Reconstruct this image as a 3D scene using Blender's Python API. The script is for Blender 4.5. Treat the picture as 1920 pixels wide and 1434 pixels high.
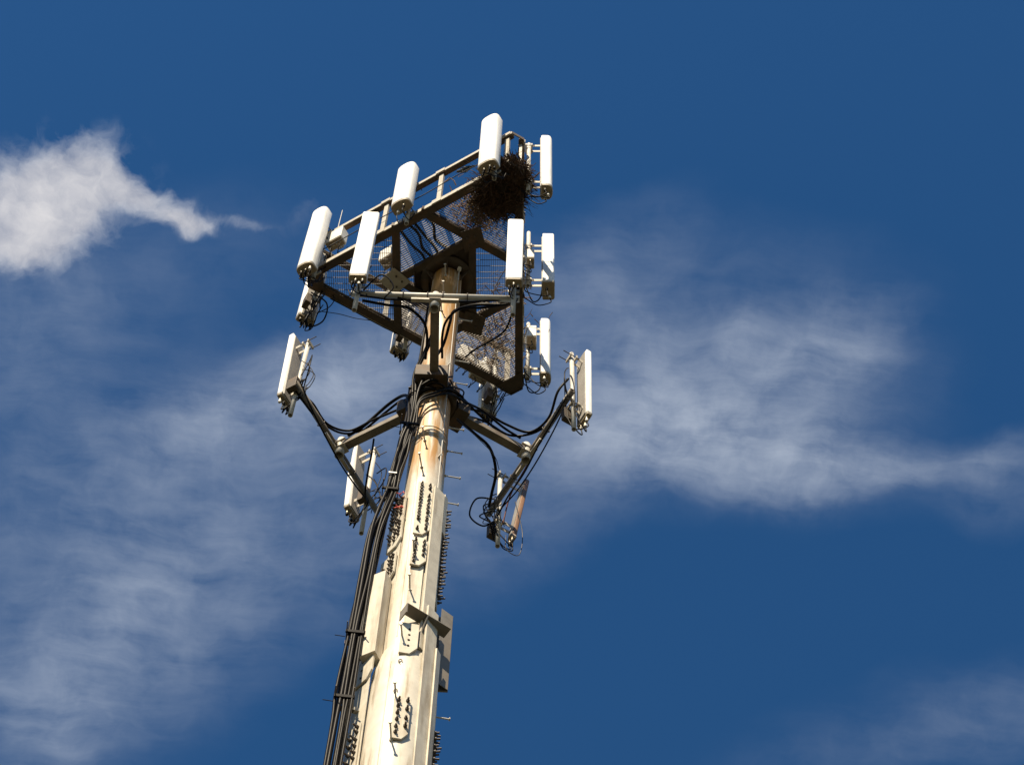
import bpy, math, random
from mathutils import Vector, Matrix
R = math.radians
random.seed(7)
sc = bpy.context.scene
for o in list(bpy.data.objects): bpy.data.objects.remove(o)

# ------------------------------------------------------------------ camera
CAM = Vector((0.0, -12.015, 1.6))
fwd = Vector((0.03545, 0.40971, 0.91153)); rgt = Vector((0.99327, -0.11506, 0.01309))
fwd.normalize(); upv = rgt.cross(fwd).normalized(); rgt = fwd.cross(upv)
cd = bpy.data.cameras.new('camera'); cam = bpy.data.objects.new('camera', cd)
sc.collection.objects.link(cam)
m = Matrix((rgt, upv, -fwd)).transposed().to_4x4(); m.translation = CAM
cam.matrix_world = m
cd.sensor_width = 36.0; cd.lens = 75.0; cd.clip_start = 0.1; cd.clip_end = 3000
sc.camera = cam

# ------------------------------------------------------------------ light, sky, exposure
SUN_AZ, SUN_EL = -114.0, 48.0          # azimuth from +X, counter-clockwise
sd = bpy.data.lights.new('sun', 'SUN'); sd.energy = 5.0; sd.angle = R(0.53); sd.color = (1.0, 0.86, 0.64)
sun = bpy.data.objects.new('sun', sd); sc.collection.objects.link(sun)
sv = Vector((math.cos(R(SUN_EL))*math.cos(R(SUN_AZ)), math.cos(R(SUN_EL))*math.sin(R(SUN_AZ)), math.sin(R(SUN_EL))))
sun.rotation_euler = sv.to_track_quat('Z', 'Y').to_euler(); sun.location = (-10, -20, 40)
sc.view_settings.view_transform = 'Standard'; sc.view_settings.look = 'None'
sc.view_settings.exposure = 0.85; sc.view_settings.gamma = 1.0

# cloud patches on a horizontal layer: centre x/z, y/z, heading, half length, half width, density
BLOBS = [(-0.2, 0.3799, 2.574, 0.0416, 0.0282, 1.25), (-0.1859, 0.3642, 2.205, 0.0255, 0.0181, 0.7), (-0.2142, 0.3958, 2.758, 0.0301, 0.0193, 0.7),
  (-0.2212, 0.3754, -0.08, 0.021, 0.0169, 0.35), (-0.2045, 0.409, -2.899, 0.021, 0.0132, 0.35), (-0.1486, 0.3723, -2.849, 0.0312, 0.0097, 0.62),
  (-0.1322, 0.3816, -3.003, 0.0184, 0.0057, 0.75), (-0.1621, 0.3669, -2.795, 0.0181, 0.01, 0.3), (-0.1426, 0.3857, -3.08, 0.0158, 0.0051, 0.3),
  (-0.1044, 0.3791, -3.001, 0.0171, 0.0037, 0.36), (-0.0734, 0.366, 2.308, 0.0166, 0.0054, 0.15), (-0.1814, 0.4206, 2.792, 0.0912, 0.0255, 0.2),
  (-0.0898, 0.4169, 3.076, 0.0593, 0.0087, 0.1), (-0.2184, 0.4576, 2.7, 0.0564, 0.0403, 0.24), (-0.2116, 0.521, 2.691, 0.0961, 0.0479, 0.26),
  (-0.1045, 0.4862, 2.641, 0.0946, 0.0207, 0.42), (-0.1181, 0.491, 2.73, 0.0342, 0.009, 0.35), (-0.0538, 0.4602, 2.742, 0.0531, 0.0207, 0.42),
  (-0.0336, 0.4714, 2.808, 0.0419, 0.0211, 0.25), (-0.1292, 0.5459, 2.488, 0.1686, 0.045, 0.34), (-0.1491, 0.6107, 2.298, 0.1345, 0.0483, 0.36),
  (-0.1763, 0.6619, 2.417, 0.1032, 0.041, 0.32), (-0.2025, 0.6722, -2.73, 0.0439, 0.0175, 0.32), (-0.1689, 0.6233, 2.2, 0.0723, 0.0179, 0.25),
  (-0.0686, 0.6416, 0.19, 0.0351, 0.0138, 0.1), (-0.0845, 0.5794, 2.34, 0.093, 0.0364, 0.22), (-0.181, 0.7013, 1.962, 0.0568, 0.0179, 0.2),
  (0.055, 0.4916, 2.616, 0.0736, 0.0337, 0.3), (0.0314, 0.5325, 2.428, 0.0766, 0.0276, 0.22), (0.0646, 0.5479, 2.422, 0.0532, 0.0187, 0.12),
  (0.1024, 0.4487, 2.811, 0.0467, 0.0332, 0.5), (0.0884, 0.3678, 2.541, 0.0321, 0.0169, 0.22), (0.0596, 0.3944, 1.413, 0.026, 0.0242, 0.22),
  (0.1244, 0.3924, 3.024, 0.0807, 0.0261, 0.2), (0.1521, 0.4126, 2.055, 0.0168, 0.008, 0.34), (0.1865, 0.4203, 2.431, 0.0436, 0.0178, 0.36),
  (0.1734, 0.4249, 2.63, 0.0163, 0.0066, 0.18), (0.159, 0.4726, -3.102, 0.0587, 0.0184, 0.56), (0.1461, 0.4618, 3.026, 0.0773, 0.0306, 0.28),
  (0.1933, 0.4437, 1.713, 0.044, 0.0341, 0.22), (0.2065, 0.4089, -3.041, 0.0385, 0.0204, 0.14), (0.1908, 0.4781, 3.121, 0.0727, 0.0185, 0.26),
  (0.2386, 0.4769, 2.903, 0.047, 0.0082, 0.42), (0.2839, 0.4635, 2.743, 0.0382, 0.0107, 0.34), (0.3012, 0.4787, 2.848, 0.0248, 0.0159, 0.28),
  (0.2282, 0.4517, 3.135, 0.0833, 0.0364, 0.1), (0.2976, 0.6309, 2.701, 0.0964, 0.0247, 0.26), (0.3298, 0.6129, 2.768, 0.0434, 0.0158, 0.2),
  (0.2392, 0.5728, 2.506, 0.0956, 0.0199, 0.06), (0.1972, 0.2717, -2.898, 0.087, 0.0311, 0.05)]

def build_world():
    w = bpy.data.worlds.new('World'); sc.world = w; w.use_nodes = True
    nt = w.node_tree; N = nt.nodes; L = nt.links; N.clear()
    def nd(t, **k):
        n = N.new(t)
        for a, b in k.items(): setattr(n, a, b)
        return n
    def math_(op, a, b=None, c=None, clamp=False):
        n = nd('ShaderNodeMath', operation=op); n.use_clamp = clamp
        for i, v in enumerate((a, b, c)):
            if v is None: continue
            if isinstance(v, (int, float)): n.inputs[i].default_value = v
            else: L.new(v, n.inputs[i])
        return n.outputs[0]
    sky = nd('ShaderNodeTexSky'); sky.sky_type = 'NISHITA'; sky.sun_disc = False
    sky.sun_elevation = R(SUN_EL); sky.sun_rotation = R(90 - SUN_AZ)
    sky.altitude = 900; sky.air_density = 1.0; sky.dust_density = 0.25; sky.ozone_density = 1.6
    bg = nd('ShaderNodeBackground'); bg.inputs['Strength'].default_value = SKY_STRENGTH
    hs = nd('ShaderNodeHueSaturation'); hs.inputs['Saturation'].default_value = 1.31
    L.new(sky.outputs[0], hs.inputs['Color']); L.new(hs.outputs[0], bg.inputs['Color'])
    tc = nd('ShaderNodeTexCoord')
    sep = nd('ShaderNodeSeparateXYZ'); L.new(tc.outputs['Generated'], sep.inputs[0])
    zz = math_('MAXIMUM', sep.outputs['Z'], 0.06)
    u = math_('DIVIDE', sep.outputs['X'], zz); v = math_('DIVIDE', sep.outputs['Y'], zz)
    cb = nd('ShaderNodeCombineXYZ'); L.new(u, cb.inputs[0]); L.new(v, cb.inputs[1])
    uv = cb.outputs[0]
    def noise(vec, scale, detail=6.0, rough=0.55, dist=0.0, lac=2.0):
        n = nd('ShaderNodeTexNoise'); n.noise_dimensions = '3D'
        n.inputs['Scale'].default_value = scale; n.inputs['Detail'].default_value = detail
        n.inputs['Roughness'].default_value = rough; n.inputs['Distortion'].default_value = dist
        n.inputs['Lacunarity'].default_value = lac
        L.new(vec, n.inputs['Vector']); return n
    def vmath(op, a, b=None, s=None):
        n = nd('ShaderNodeVectorMath', operation=op)
        for i, x in enumerate((a, b)):
            if x is None: continue
            if isinstance(x, tuple): n.inputs[i].default_value = x
            else: L.new(x, n.inputs[i])
        if s is not None: n.inputs['Scale'].default_value = s
        return n
    # domain warp, two octaves
    def warp(vec, scale, amt, detail):
        n = noise(vec, scale, detail, 0.6)
        s = vmath('SUBTRACT', n.outputs['Color'], (0.5, 0.5, 0.5)).outputs[0]
        s = vmath('SCALE', s, s=amt).outputs[0]
        s = vmath('MULTIPLY', s, (1, 1, 0)).outputs[0]
        return vmath('ADD', vec, s).outputs[0]
    wv = warp(uv, 16.0, 0.030, 2.0)
    w1 = wv
    wc = warp(warp(uv, 34.0, 0.016, 2.0), 110.0, 0.007, 3.0)
    wv = warp(wv, 75.0, 0.0085, 3.0)
    dens = dcum = None
    for bi, (cx, cy, rot, sa, sb, amp) in enumerate(BLOBS):
        if amp <= .13: continue
        if bi > 10: amp *= 0.125 if (cx < -.06 and cy > .43) else (0.12 if cy > .55 else (0.17 if cx > .23 else (0.25 if amp > .33 else 0.18)))
        elif bi < 5: amp *= 0.52
        else: amp *= 0.66
        mp = nd('ShaderNodeMapping', vector_type='TEXTURE')
        mp.inputs['Location'].default_value = (cx, cy, 0); mp.inputs['Rotation'].default_value = (0, 0, rot)
        mp.inputs['Scale'].default_value = ((sa*1.62, sb*1.62, 1) if bi < 5 else (sa*1.45, sb*1.45, 1) if bi < 11 else (sa*1.9, sb*2.2, 1))
        L.new(wc if bi < 11 else wv, mp.inputs['Vector'])
        d = vmath('LENGTH', mp.outputs[0]).outputs['Value']
        mr = nd('ShaderNodeMapRange', interpolation_type='SMOOTHSTEP')
        mr.inputs['From Min'].default_value = 1.0; mr.inputs['From Max'].default_value = 0.0
        mr.inputs['To Min'].default_value = 0.0; mr.inputs['To Max'].default_value = amp
        L.new(d, mr.inputs['Value'])
        if bi < 11: dcum = mr.outputs[0] if dcum is None else math_('ADD', dcum, mr.outputs[0])
        else: dens = mr.outputs[0] if dens is None else math_('ADD', dens, mr.outputs[0])
    # the rest of the sky: the same broken cirrus from a wide noise field
    far = noise(uv, 2.6, 4.0, 0.55, 0.4)
    fr_ = nd('ShaderNodeMapRange', interpolation_type='SMOOTHSTEP')
    fr_.inputs['From Min'].default_value = 0.5; fr_.inputs['From Max'].default_value = 0.75; fr_.inputs['To Max'].default_value = 0.35
    L.new(far.outputs['Fac'], fr_.inputs['Value'])
    c0 = vmath('DISTANCE', uv, (0.04, 0.45, 0)).outputs['Value']
    om = nd('ShaderNodeMapRange', interpolation_type='SMOOTHSTEP')
    om.inputs['From Min'].default_value = 0.30; om.inputs['From Max'].default_value = 0.55
    L.new(c0, om.inputs['Value'])
    dens = math_('ADD', dens, math_('MULTIPLY', fr_.outputs[0], om.outputs[0]))
    # fine structure: billows and fibres along the drift of the wisps
    fm = nd('ShaderNodeMapping'); fm.inputs['Rotation'].default_value = (0, 0, R(38)); fm.inputs['Scale'].default_value = (0.20, 1.0, 1)
    L.new(w1, fm.inputs['Vector'])
    n1 = noise(fm.outputs[0], 42.0, 6.0, 0.62, 0.0)
    n2 = noise(wv, 30.0, 5.0, 0.58, 0.1)
    nn = math_('ADD', math_('MULTIPLY', n1.outputs['Fac'], 0.5), math_('MULTIPLY', n2.outputs['Fac'], 0.5))
    mr = nd('ShaderNodeMapRange'); mr.clamp = True
    mr.inputs['From Min'].default_value = 0.36; mr.inputs['From Max'].default_value = 0.66
    mr.inputs['To Min'].default_value = 0.38; mr.inputs['To Max'].default_value = 1.75
    L.new(nn, mr.inputs['Value'])
    al = math_('MULTIPLY', dens, mr.outputs[0])
    # the small cumulus: ragged edge, eroded by a finer billow noise
    n3 = noise(wc, 60.0, 7.0, 0.60, 0.15)
    er = math_('ADD', math_('MULTIPLY', dcum, 1.0), math_('MULTIPLY', math_('SUBTRACT', n3.outputs['Fac'], 0.50), 1.55))
    er = math_('MULTIPLY', er, math_('MULTIPLY', dcum, 2.2, clamp=True), clamp=False)
    al = math_('ADD', al, math_('MULTIPLY', math_('MAXIMUM', er, 0.0), 0.64))
    # soft saturation 1-exp(-k a)
    al = math_('SUBTRACT', 1.0, math_('POWER', 2.718, math_('MULTIPLY', al, -1.15)), clamp=True)
    cl = nd('ShaderNodeBackground'); cm = nd('ShaderNodeMix'); cm.data_type = 'RGBA'
    cm.inputs[6].default_value = (0.89, 0.945, 1.0, 1); cm.inputs[7].default_value = (1.0, 0.95, 0.90, 1)
    L.new(math_('MULTIPLY', dcum, 1.6, clamp=True), cm.inputs[0]); L.new(cm.outputs[2], cl.inputs['Color']); cl.inputs['Strength'].default_value = CLOUD_STRENGTH
    mx = nd('ShaderNodeMixShader'); L.new(al, mx.inputs[0]); L.new(bg.outputs[0], mx.inputs[1]); L.new(cl.outputs[0], mx.inputs[2])
    w.cycles.sampling_method = 'MANUAL'; w.cycles.sample_map_resolution = 256
    out = nd('ShaderNodeOutputWorld'); L.new(mx.outputs[0], out.inputs['Surface'])
SKY_STRENGTH = 0.059
CLOUD_STRENGTH = 0.63
build_world()

# ------------------------------------------------------------------ materials
def mat(name, base, var=0.12, rough=0.5, metal=0.0, scale=6.0, bump=0.05, bscale=60.0, stain=None, stain_amt=0.0, stain_scale=(3, 3, 0.6), spec=0.4):
    mt = bpy.data.materials.new(name); mt.use_nodes = True
    nt = mt.node_tree; N = nt.nodes; L = nt.links
    b = N['Principled BSDF']
    tc = N.new('ShaderNodeTexCoord')
    n = N.new('ShaderNodeTexNoise'); n.inputs['Scale'].default_value = scale; n.inputs['Detail'].default_value = 7; n.inputs['Roughness'].default_value = .6
    L.new(tc.outputs['Object'], n.inputs['Vector'])
    cr = N.new('ShaderNodeValToRGB')
    cr.color_ramp.elements[0].position = .3; cr.color_ramp.elements[1].position = .7
    cr.color_ramp.elements[0].color = (*[c*(1-var) for c in base], 1)
    cr.color_ramp.elements[1].color = (*[min(1, c*(1+var)) for c in base], 1)
    L.new(n.outputs['Fac'], cr.inputs[0]); col = cr.outputs[0]
    if stain:
        mp = N.new('ShaderNodeMapping'); mp.inputs['Scale'].default_value = stain_scale
        L.new(tc.outputs['Object'], mp.inputs['Vector'])
        s = N.new('ShaderNodeTexNoise'); s.inputs['Scale'].default_value = 1.0; s.inputs['Detail'].default_value = 8; s.inputs['Roughness'].default_value = .65
        L.new(mp.outputs[0], s.inputs['Vector'])
        r = N.new('ShaderNodeMapRange'); r.inputs['From Min'].default_value = .48; r.inputs['From Max'].default_value = .72; r.inputs['To Max'].default_value = stain_amt
        L.new(s.outputs['Fac'], r.inputs['Value'])
        mx = N.new('ShaderNodeMix'); mx.data_type = 'RGBA'
        L.new(r.outputs[0], mx.inputs[0]); L.new(col, mx.inputs[6]); mx.inputs[7].default_value = (*stain, 1)
        col = mx.outputs[2]
    L.new(col, b.inputs['Base Color'])
    b.inputs['Metallic'].default_value = metal; b.inputs['Specular IOR Level'].default_value = spec
    rr = N.new('ShaderNodeMapRange'); rr.inputs['To Min'].default_value = max(.05, rough-.12); rr.inputs['To Max'].default_value = min(1, rough+.12)
    L.new(n.outputs['Fac'], rr.inputs['Value']); L.new(rr.outputs[0], b.inputs['Roughness'])
    if bump:
        n2 = N.new('ShaderNodeTexNoise'); n2.inputs['Scale'].default_value = bscale; n2.inputs['Detail'].default_value = 4
        L.new(tc.outputs['Object'], n2.inputs['Vector'])
        bp = N.new('ShaderNodeBump'); bp.inputs['Strength'].default_value = bump; bp.inputs['Distance'].default_value = .01
        L.new(n2.outputs['Fac'], bp.inputs['Height']); L.new(bp.outputs[0], b.inputs['Normal'])
    return mt

M = {}
M['radome'] = mat('radome_white', (.80, .79, .76), .04, .45, scale=2.5, bump=.02, stain=(.40, .35, .27), stain_amt=.40, stain_scale=(9, 9, 1.2))
M['radome_tan'] = mat('radome_tan', (.17, .09, .045), .12, .5, scale=4, stain=(.25, .13, .06), stain_amt=.5)
M['radome_grey'] = mat('radome_grey', (.55, .54, .50), .06, .5, scale=3, stain=(.35, .32, .27), stain_amt=.3)
M['alu'] = mat('antenna_back_aluminium', (.27, .25, .225), .12, .6, .0, scale=5, bump=0)
M['cap'] = mat('antenna_end_cap', (.30, .24, .16), .18, .6, scale=12)
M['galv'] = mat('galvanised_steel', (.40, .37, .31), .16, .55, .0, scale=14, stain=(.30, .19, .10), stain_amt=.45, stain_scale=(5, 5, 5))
M['galv_dark'] = mat('weathered_shaded_steel', (.062, .046, .033), .25, .7, .0, scale=9, stain=(.16, .08, .035), stain_amt=.6, stain_scale=(4, 4, 4))  # shade of the undersides is put into this dark base, with rust stains
M['galv_mid'] = mat('mid_dark_steel', (.165, .14, .11), .3, .6, .0, scale=9, stain=(.10, .065, .04), stain_amt=.7, stain_scale=(6, 6, 6))  # darker than galv, for the arm tubes and side cross pipes
M['grate'] = mat('grating_steel', (.15, .13, .11), .3, .6, .0, scale=20)
M['pipe'] = mat('pipe_galvanised', (.48, .46, .41), .12, .5, .0, scale=10, stain=(.3, .22, .14), stain_amt=.35, stain_scale=(8, 8, 2))
M['cable'] = mat('cable_jacket', (.007, .0055, .0045), .3, .45, scale=20, bump=0, spec=.08)
M['cable_thin'] = mat('thin_cable_jacket', (.03, .028, .03), .25, .5, scale=20, bump=0)
M['cable_red'] = mat('red_marked_cable', (.16, .045, .03), .25, .5, scale=20, bump=0)
M['radio'] = mat('radio_housing', (.66, .64, .58), .06, .5, scale=4, stain=(.4, .35, .28), stain_amt=.2)
M['brass'] = mat('connector_metal', (.45, .40, .30), .2, .35, .7, scale=30)
M['bolt'] = mat('bolt_steel', (.07, .055, .045), .3, .6, .0, scale=30)
M['plate'] = mat('reinforcing_plate', (.54, .49, .395), .12, .6, .0, scale=7, stain=(.22, .155, .085), stain_amt=.75, stain_scale=(7, 7, .8))
M['steel_shade'] = mat('bracket_steel', (.19, .175, .15), .15, .6, .0, scale=8, stain=(.2, .15, .1), stain_amt=.5)
M['twig'] = mat('nest_twigs', (.055, .033, .020), .55, .9, scale=9, bump=0, stain=(.19, .095, .045), stain_amt=.8, stain_scale=(14, 14, 14))
M['twig_core'] = mat('nest_litter', (.022, .015, .010), .5, .95, scale=14, bump=.6, bscale=30)
M['debris'] = mat('wind_blown_litter', (.30, .21, .12), .6, .85, scale=16, bump=0, stain=(.35, .08, .05), stain_amt=.7, stain_scale=(9, 9, 9))
M['feather'] = mat('bird_feathers', (.045, .048, .04), .4, .7, scale=25)
M['concrete'] = mat('concrete', (.36, .34, .31), .15, .85, scale=5, bump=.2)
M['white_tag'] = mat('white_tape', (.75, .75, .72), .05, .5)
M['red_tape'] = mat('red_tape', (.50, .06, .04), .2, .6)
M['ground'] = mat('ground_dark_grass', (.034, .034, .018), .5, .95, scale=.8, bump=.6, bscale=12, stain=(.055, .044, .028), stain_amt=.9, stain_scale=(.15, .15, .15))

def pole_material():
    mt = bpy.data.materials.new('pole_galvanised_rust_stained'); mt.use_nodes = True
    nt = mt.node_tree; N = nt.nodes; L = nt.links; b = N['Principled BSDF']
    tc = N.new('ShaderNodeTexCoord')
    def noise(scale3, detail=8, rough=.62):
        mp = N.new('ShaderNodeMapping'); mp.inputs['Scale'].default_value = scale3; L.new(tc.outputs['Object'], mp.inputs[0])
        n = N.new('ShaderNodeTexNoise'); n.inputs['Scale'].default_value = 1; n.inputs['Detail'].default_value = detail; n.inputs['Roughness'].default_value = rough
        L.new(mp.outputs[0], n.inputs[0]); return n.outputs['Fac']
    def mr(v, a, b_, c=0., d=1.):
        n = N.new('ShaderNodeMapRange'); n.interpolation_type = 'SMOOTHSTEP'
        for k, x in zip(('From Min', 'From Max', 'To Min', 'To Max'), (a, b_, c, d)): n.inputs[k].default_value = x
        L.new(v, n.inputs['Value']); return n.outputs[0]
    def mul(a, b_):
        n = N.new('ShaderNodeMath'); n.operation = 'MULTIPLY'
        L.new(a, n.inputs[0]); L.new(b_, n.inputs[1]); return n.outputs[0]
    def mix(f, c1, c2):
        n = N.new('ShaderNodeMix'); n.data_type = 'RGBA'; L.new(f, n.inputs[0])
        if isinstance(c1, tuple): n.inputs[6].default_value = (*c1, 1)
        else: L.new(c1, n.inputs[6])
        n.inputs[7].default_value = (*c2, 1); return n.outputs[2]
    sp = N.new('ShaderNodeSeparateXYZ'); L.new(tc.outputs['Object'], sp.inputs[0])
    streak = noise((9, 9, .7)); blot = noise((2.6, 2.6, 1.3))
    col = mix(mr(noise((5, 5, 5)), .3, .7), (.55, .50, .41), (.64, .59, .49))
    col = mix(mr(streak, .48, .66, 0, .8), col, (.27, .195, .11))
    # rust run-down below platform and collar, also painting shade into the collar neck
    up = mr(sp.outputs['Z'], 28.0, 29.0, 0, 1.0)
    low_rust_shade = mul(mr(sp.outputs['Z'], 24.6, 25.5), mr(sp.outputs['Z'], 29.0, 28.0))
    band = N.new('ShaderNodeMath'); band.operation = 'MAXIMUM'; L.new(up, band.inputs[0]); L.new(low_rust_shade, band.inputs[1])
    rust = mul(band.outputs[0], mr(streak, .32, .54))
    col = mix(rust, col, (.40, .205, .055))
    col = mix(mul(low_rust_shade, mr(blot, .50, .66, 0, .9)), col, (.36, .16, .04))
    L.new(col, b.inputs['Base Color']); b.inputs['Roughness'].default_value = .55; b.inputs['Metallic'].default_value = .05
    bp = N.new('ShaderNodeBump'); bp.inputs['Strength'].default_value = .06; bp.inputs['Distance'].default_value = .02
    L.new(blot, bp.inputs['Height']); L.new(bp.outputs[0], b.inputs['Normal'])
    return mt
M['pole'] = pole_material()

# ------------------------------------------------------------------ mesh helpers
class MB:
    def __init__(s): s.v = []; s.f = []; s.sm = []
    def add(s, vs, fs, smooth=False):
        o = len(s.v); s.v += [tuple(v) for v in vs]; s.f += [tuple(i+o for i in f) for f in fs]; s.sm += [smooth]*len(fs)
        return s
    def box(s, c, size, rot=None, taper=0.0):
        c = Vector(c); hx, hy, hz = [x/2 for x in size]
        vs = [Vector((x, y, z)) for z in (-hz, hz) for y in (-hy, hy) for x in (-hx, hx)]
        if rot: vs = [rot @ v for v in vs]
        vs = [v + c for v in vs]
        return s.add(vs, [(0, 2, 3, 1), (4, 5, 7, 6), (0, 1, 5, 4), (2, 6, 7, 3), (0, 4, 6, 2), (1, 3, 7, 5)])
    def beam(s, a, b, w, h, up=(0, 0, 1)):
        a = Vector(a); b = Vector(b); d = b - a; L = d.length; d.normalize()
        u = Vector(up); u = (u - d*u.dot(d)).normalized(); sdir = d.cross(u)
        rot = Matrix((d, sdir, u)).transposed()
        return s.box((a+b)/2, (L, w, h), rot)
    def cyl(s, a, b, r, n=12, r2=None, cap=True):
        a = Vector(a); b = Vector(b); d = (b-a).normalized(); r2 = r if r2 is None else r2
        t = Vector((0, 0, 1)) if abs(d.z) < .9 else Vector((1, 0, 0))
        x = d.cross(t).normalized(); y = d.cross(x)
        vs = []
        for p, rr in ((a, r), (b, r2)):
            for i in range(n):
                q = 2*math.pi*i/n; vs.append(p + x*(rr*math.cos(q)) + y*(rr*math.sin(q)))
        s.add(vs, [(i, i+n, (i+1) % n+n, (i+1) % n) for i in range(n)], True)
        if cap: s.add(vs[:n], [tuple(range(n))]); s.add(vs[n:], [tuple(reversed(range(n)))])
        return s
    def pipe(s, a, b, r, wall=.006, n=16):      # open ended hollow pipe
        a = Vector(a); b = Vector(b); d = (b-a).normalized()
        t = Vector((0, 0, 1)) if abs(d.z) < .9 else Vector((1, 0, 0))
        x = d.cross(t).normalized(); y = d.cross(x); vs = []
        for p, rr in ((a, r), (b, r), (b, r-wall), (a, r-wall)):
            for i in range(n):
                q = 2*math.pi*i/n; vs.append(p + x*(rr*math.cos(q)) + y*(rr*math.sin(q)))
        fs = []
        for k in range(4):
            k2 = (k+1) % 4
            fs += [(k*n+i, k2*n+i, k2*n+(i+1) % n, k*n+(i+1) % n) for i in range(n)]
        return s.add(vs, fs, True)
    def tube(s, pts, r, n=7, cap=True):
        pts = [Vector(p) for p in pts]; vs = []; prev = None
        for i, p in enumerate(pts):
            d = (pts[min(i+1, len(pts)-1)] - pts[max(i-1, 0)]).normalized()
            if prev is None:
                t = Vector((0, 0, 1)) if abs(d.z) < .9 else Vector((1, 0, 0)); x = d.cross(t).normalized()
            else: x = (prev - d*prev.dot(d)).normalized()
            prev = x; y = d.cross(x); rr = r[i] if isinstance(r, (list, tuple)) else r
            for k in range(n):
                q = 2*math.pi*k/n; vs.append(p + x*(rr*math.cos(q)) + y*(rr*math.sin(q)))
        fs = [(i*n+k, i*n+(k+1) % n, (i+1)*n+(k+1) % n, (i+1)*n+k) for i in range(len(pts)-1) for k in range(n)]
        s.add(vs, fs, True)
        if cap: s.add(vs[:n], [tuple(reversed(range(n)))]); s.add(vs[-n:], [tuple(range(n))])
        return s
    def rings(s, rings, smooth=True, cap0=True, cap1=True):
        n = len(rings[0]); vs = [p for r_ in rings for p in r_]
        fs = [(i*n+k, i*n+(k+1) % n, (i+1)*n+(k+1) % n, (i+1)*n+k) for i in range(len(rings)-1) for k in range(n)]
        s.add(vs, fs, smooth)
        if cap0: s.add(rings[0], [tuple(reversed(range(n)))])
        if cap1: s.add(rings[-1], [tuple(range(n))])
        return s
    def poly(s, pts, nvec, th):                 # extruded flat polygon
        pts = [Vector(p) for p in pts]; nv = Vector(nvec).normalized()*th; n = len(pts)
        vs = pts + [p+nv for p in pts]
        return s.add(vs, [tuple(reversed(range(n))), tuple(range(n, 2*n))] + [(i, (i+1) % n, (i+1) % n+n, i+n) for i in range(n)])
    def mesh(s, name, m):
        me = bpy.data.meshes.new(name); me.from_pydata(s.v, [], s.f); me.update()
        me.polygons.foreach_set('use_smooth', s.sm)
        if m: me.materials.append(m)
        import bmesh
        bm = bmesh.new(); bm.from_mesh(me); bmesh.ops.recalc_face_normals(bm, faces=bm.faces); bm.to_mesh(me); bm.free()
        return me
    def build(s, name, m, parent=None, bevel=0):
        o = bpy.data.objects.new(name, s.mesh(name, m)); sc.collection.objects.link(o)
        if parent: o.parent = parent
        if bevel:
            b = o.modifiers.new('edge', 'BEVEL'); b.width = bevel; b.segments = 2; b.limit_method = 'ANGLE'; b.angle_limit = R(40)
        return o

def tag(o, label, cat, group=None):
    o['label'] = label; o['category'] = cat
    if group: o['group'] = group
    return o
def empty(name, loc, rz=0.0):
    o = bpy.data.objects.new(name, None); sc.collection.objects.link(o)
    o.location = loc; o.rotation_euler = (0, 0, rz); o.empty_display_size = .2
    return o
def linkcopy(src_mesh, name, parent, mw=None, loc=None):
    o = bpy.data.objects.new(name, src_mesh); sc.collection.objects.link(o); o.parent = parent
    if mw is not None: o.matrix_local = mw
    if loc is not None: o.location = loc
    return o
def spline(pts, sub=8):                          # Catmull-Rom
    P = [Vector(p) for p in pts]; P = [2*P[0]-P[1]] + P + [2*P[-1]-P[-2]]; out = []
    for i in range(1, len(P)-2):
        a, b, c, d = P[i-1:i+3]
        for k in range(sub):
            t = k/sub
            out.append(.5*((2*b)+(c-a)*t+(2*a-5*b+4*c-d)*t*t+(3*b-a-3*c+d)*t**3))
    out.append(P[-2]); return out
def pol(az, r, z=0.0, tau=0.0):                  # azimuth in degrees, radial distance, height, tangential shift
    a = R(az); return Vector((math.cos(a)*r-math.sin(a)*tau, math.sin(a)*r+math.cos(a)*tau, z))

# ------------------------------------------------------------------ ground
g = MB(); n = 96
ring0 = [(0, 0, 0)]
vs = [(0, 0, 0)]; fs = []
radii = [2, 5, 12, 30, 80, 200, 600, 2000]
for rr in radii:
    for i in range(n):
        q = 2*math.pi*i/n; vs.append((rr*math.cos(q), rr*math.sin(q), 0))
fs += [(0, 1+i, 1+(i+1) % n) for i in range(n)]
for k in range(len(radii)-1):
    fs += [(1+k*n+i, 1+(k+1)*n+i, 1+(k+1)*n+(i+1) % n, 1+k*n+(i+1) % n) for i in range(n)]
g.add(vs, fs); go = g.build('ground', M['ground']); go['kind'] = 'structure'

# ------------------------------------------------------------------ monopole
ZP = 31.893                                      # deck height of the platform
pole = empty('monopole', (0, 0, 0))
tag(pole, 'tall tapered steel pole with rust stains and bolted reinforcing plates', 'pole')
PROF = [(0, .55), (19.0, .348), (20.0, .338), (20.45, .326)]   # lower, wider section (height, radius)
PROFU = [(20.3, .262), (24.0, .238), (28.0, .230), (32.3, .222)]
def prad(z):
    P = PROF if z < 20.45 else PROFU
    for (a, ra), (b, rb) in zip(P, P[1:]):
        if z <= b: return ra + (rb-ra)*max(0, (z-a)/(b-a))
    return P[-1][1]
def tube_prof(P, n=24):
    rings = []
    for i, (z, r) in enumerate(P): rings.append([pol(360/n*k, r, z) for k in range(n)])
    return rings
def fine(P, dz=1.0):
    out = []
    for (a, ra), (b, rb) in zip(P, P[1:]):
        k = max(1, int((b-a)/dz))
        out += [(a+(b-a)*i/k, ra+(rb-ra)*i/k) for i in range(k)]
    return out + [P[-1]]
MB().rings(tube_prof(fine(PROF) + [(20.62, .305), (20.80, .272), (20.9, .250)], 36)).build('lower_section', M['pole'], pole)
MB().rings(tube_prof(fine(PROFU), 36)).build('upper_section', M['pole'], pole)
b = MB(); b.cyl((0, 0, .06), (0, 0, .12), .8, 32); b.build('base_flange', M['galv'], pole)
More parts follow.
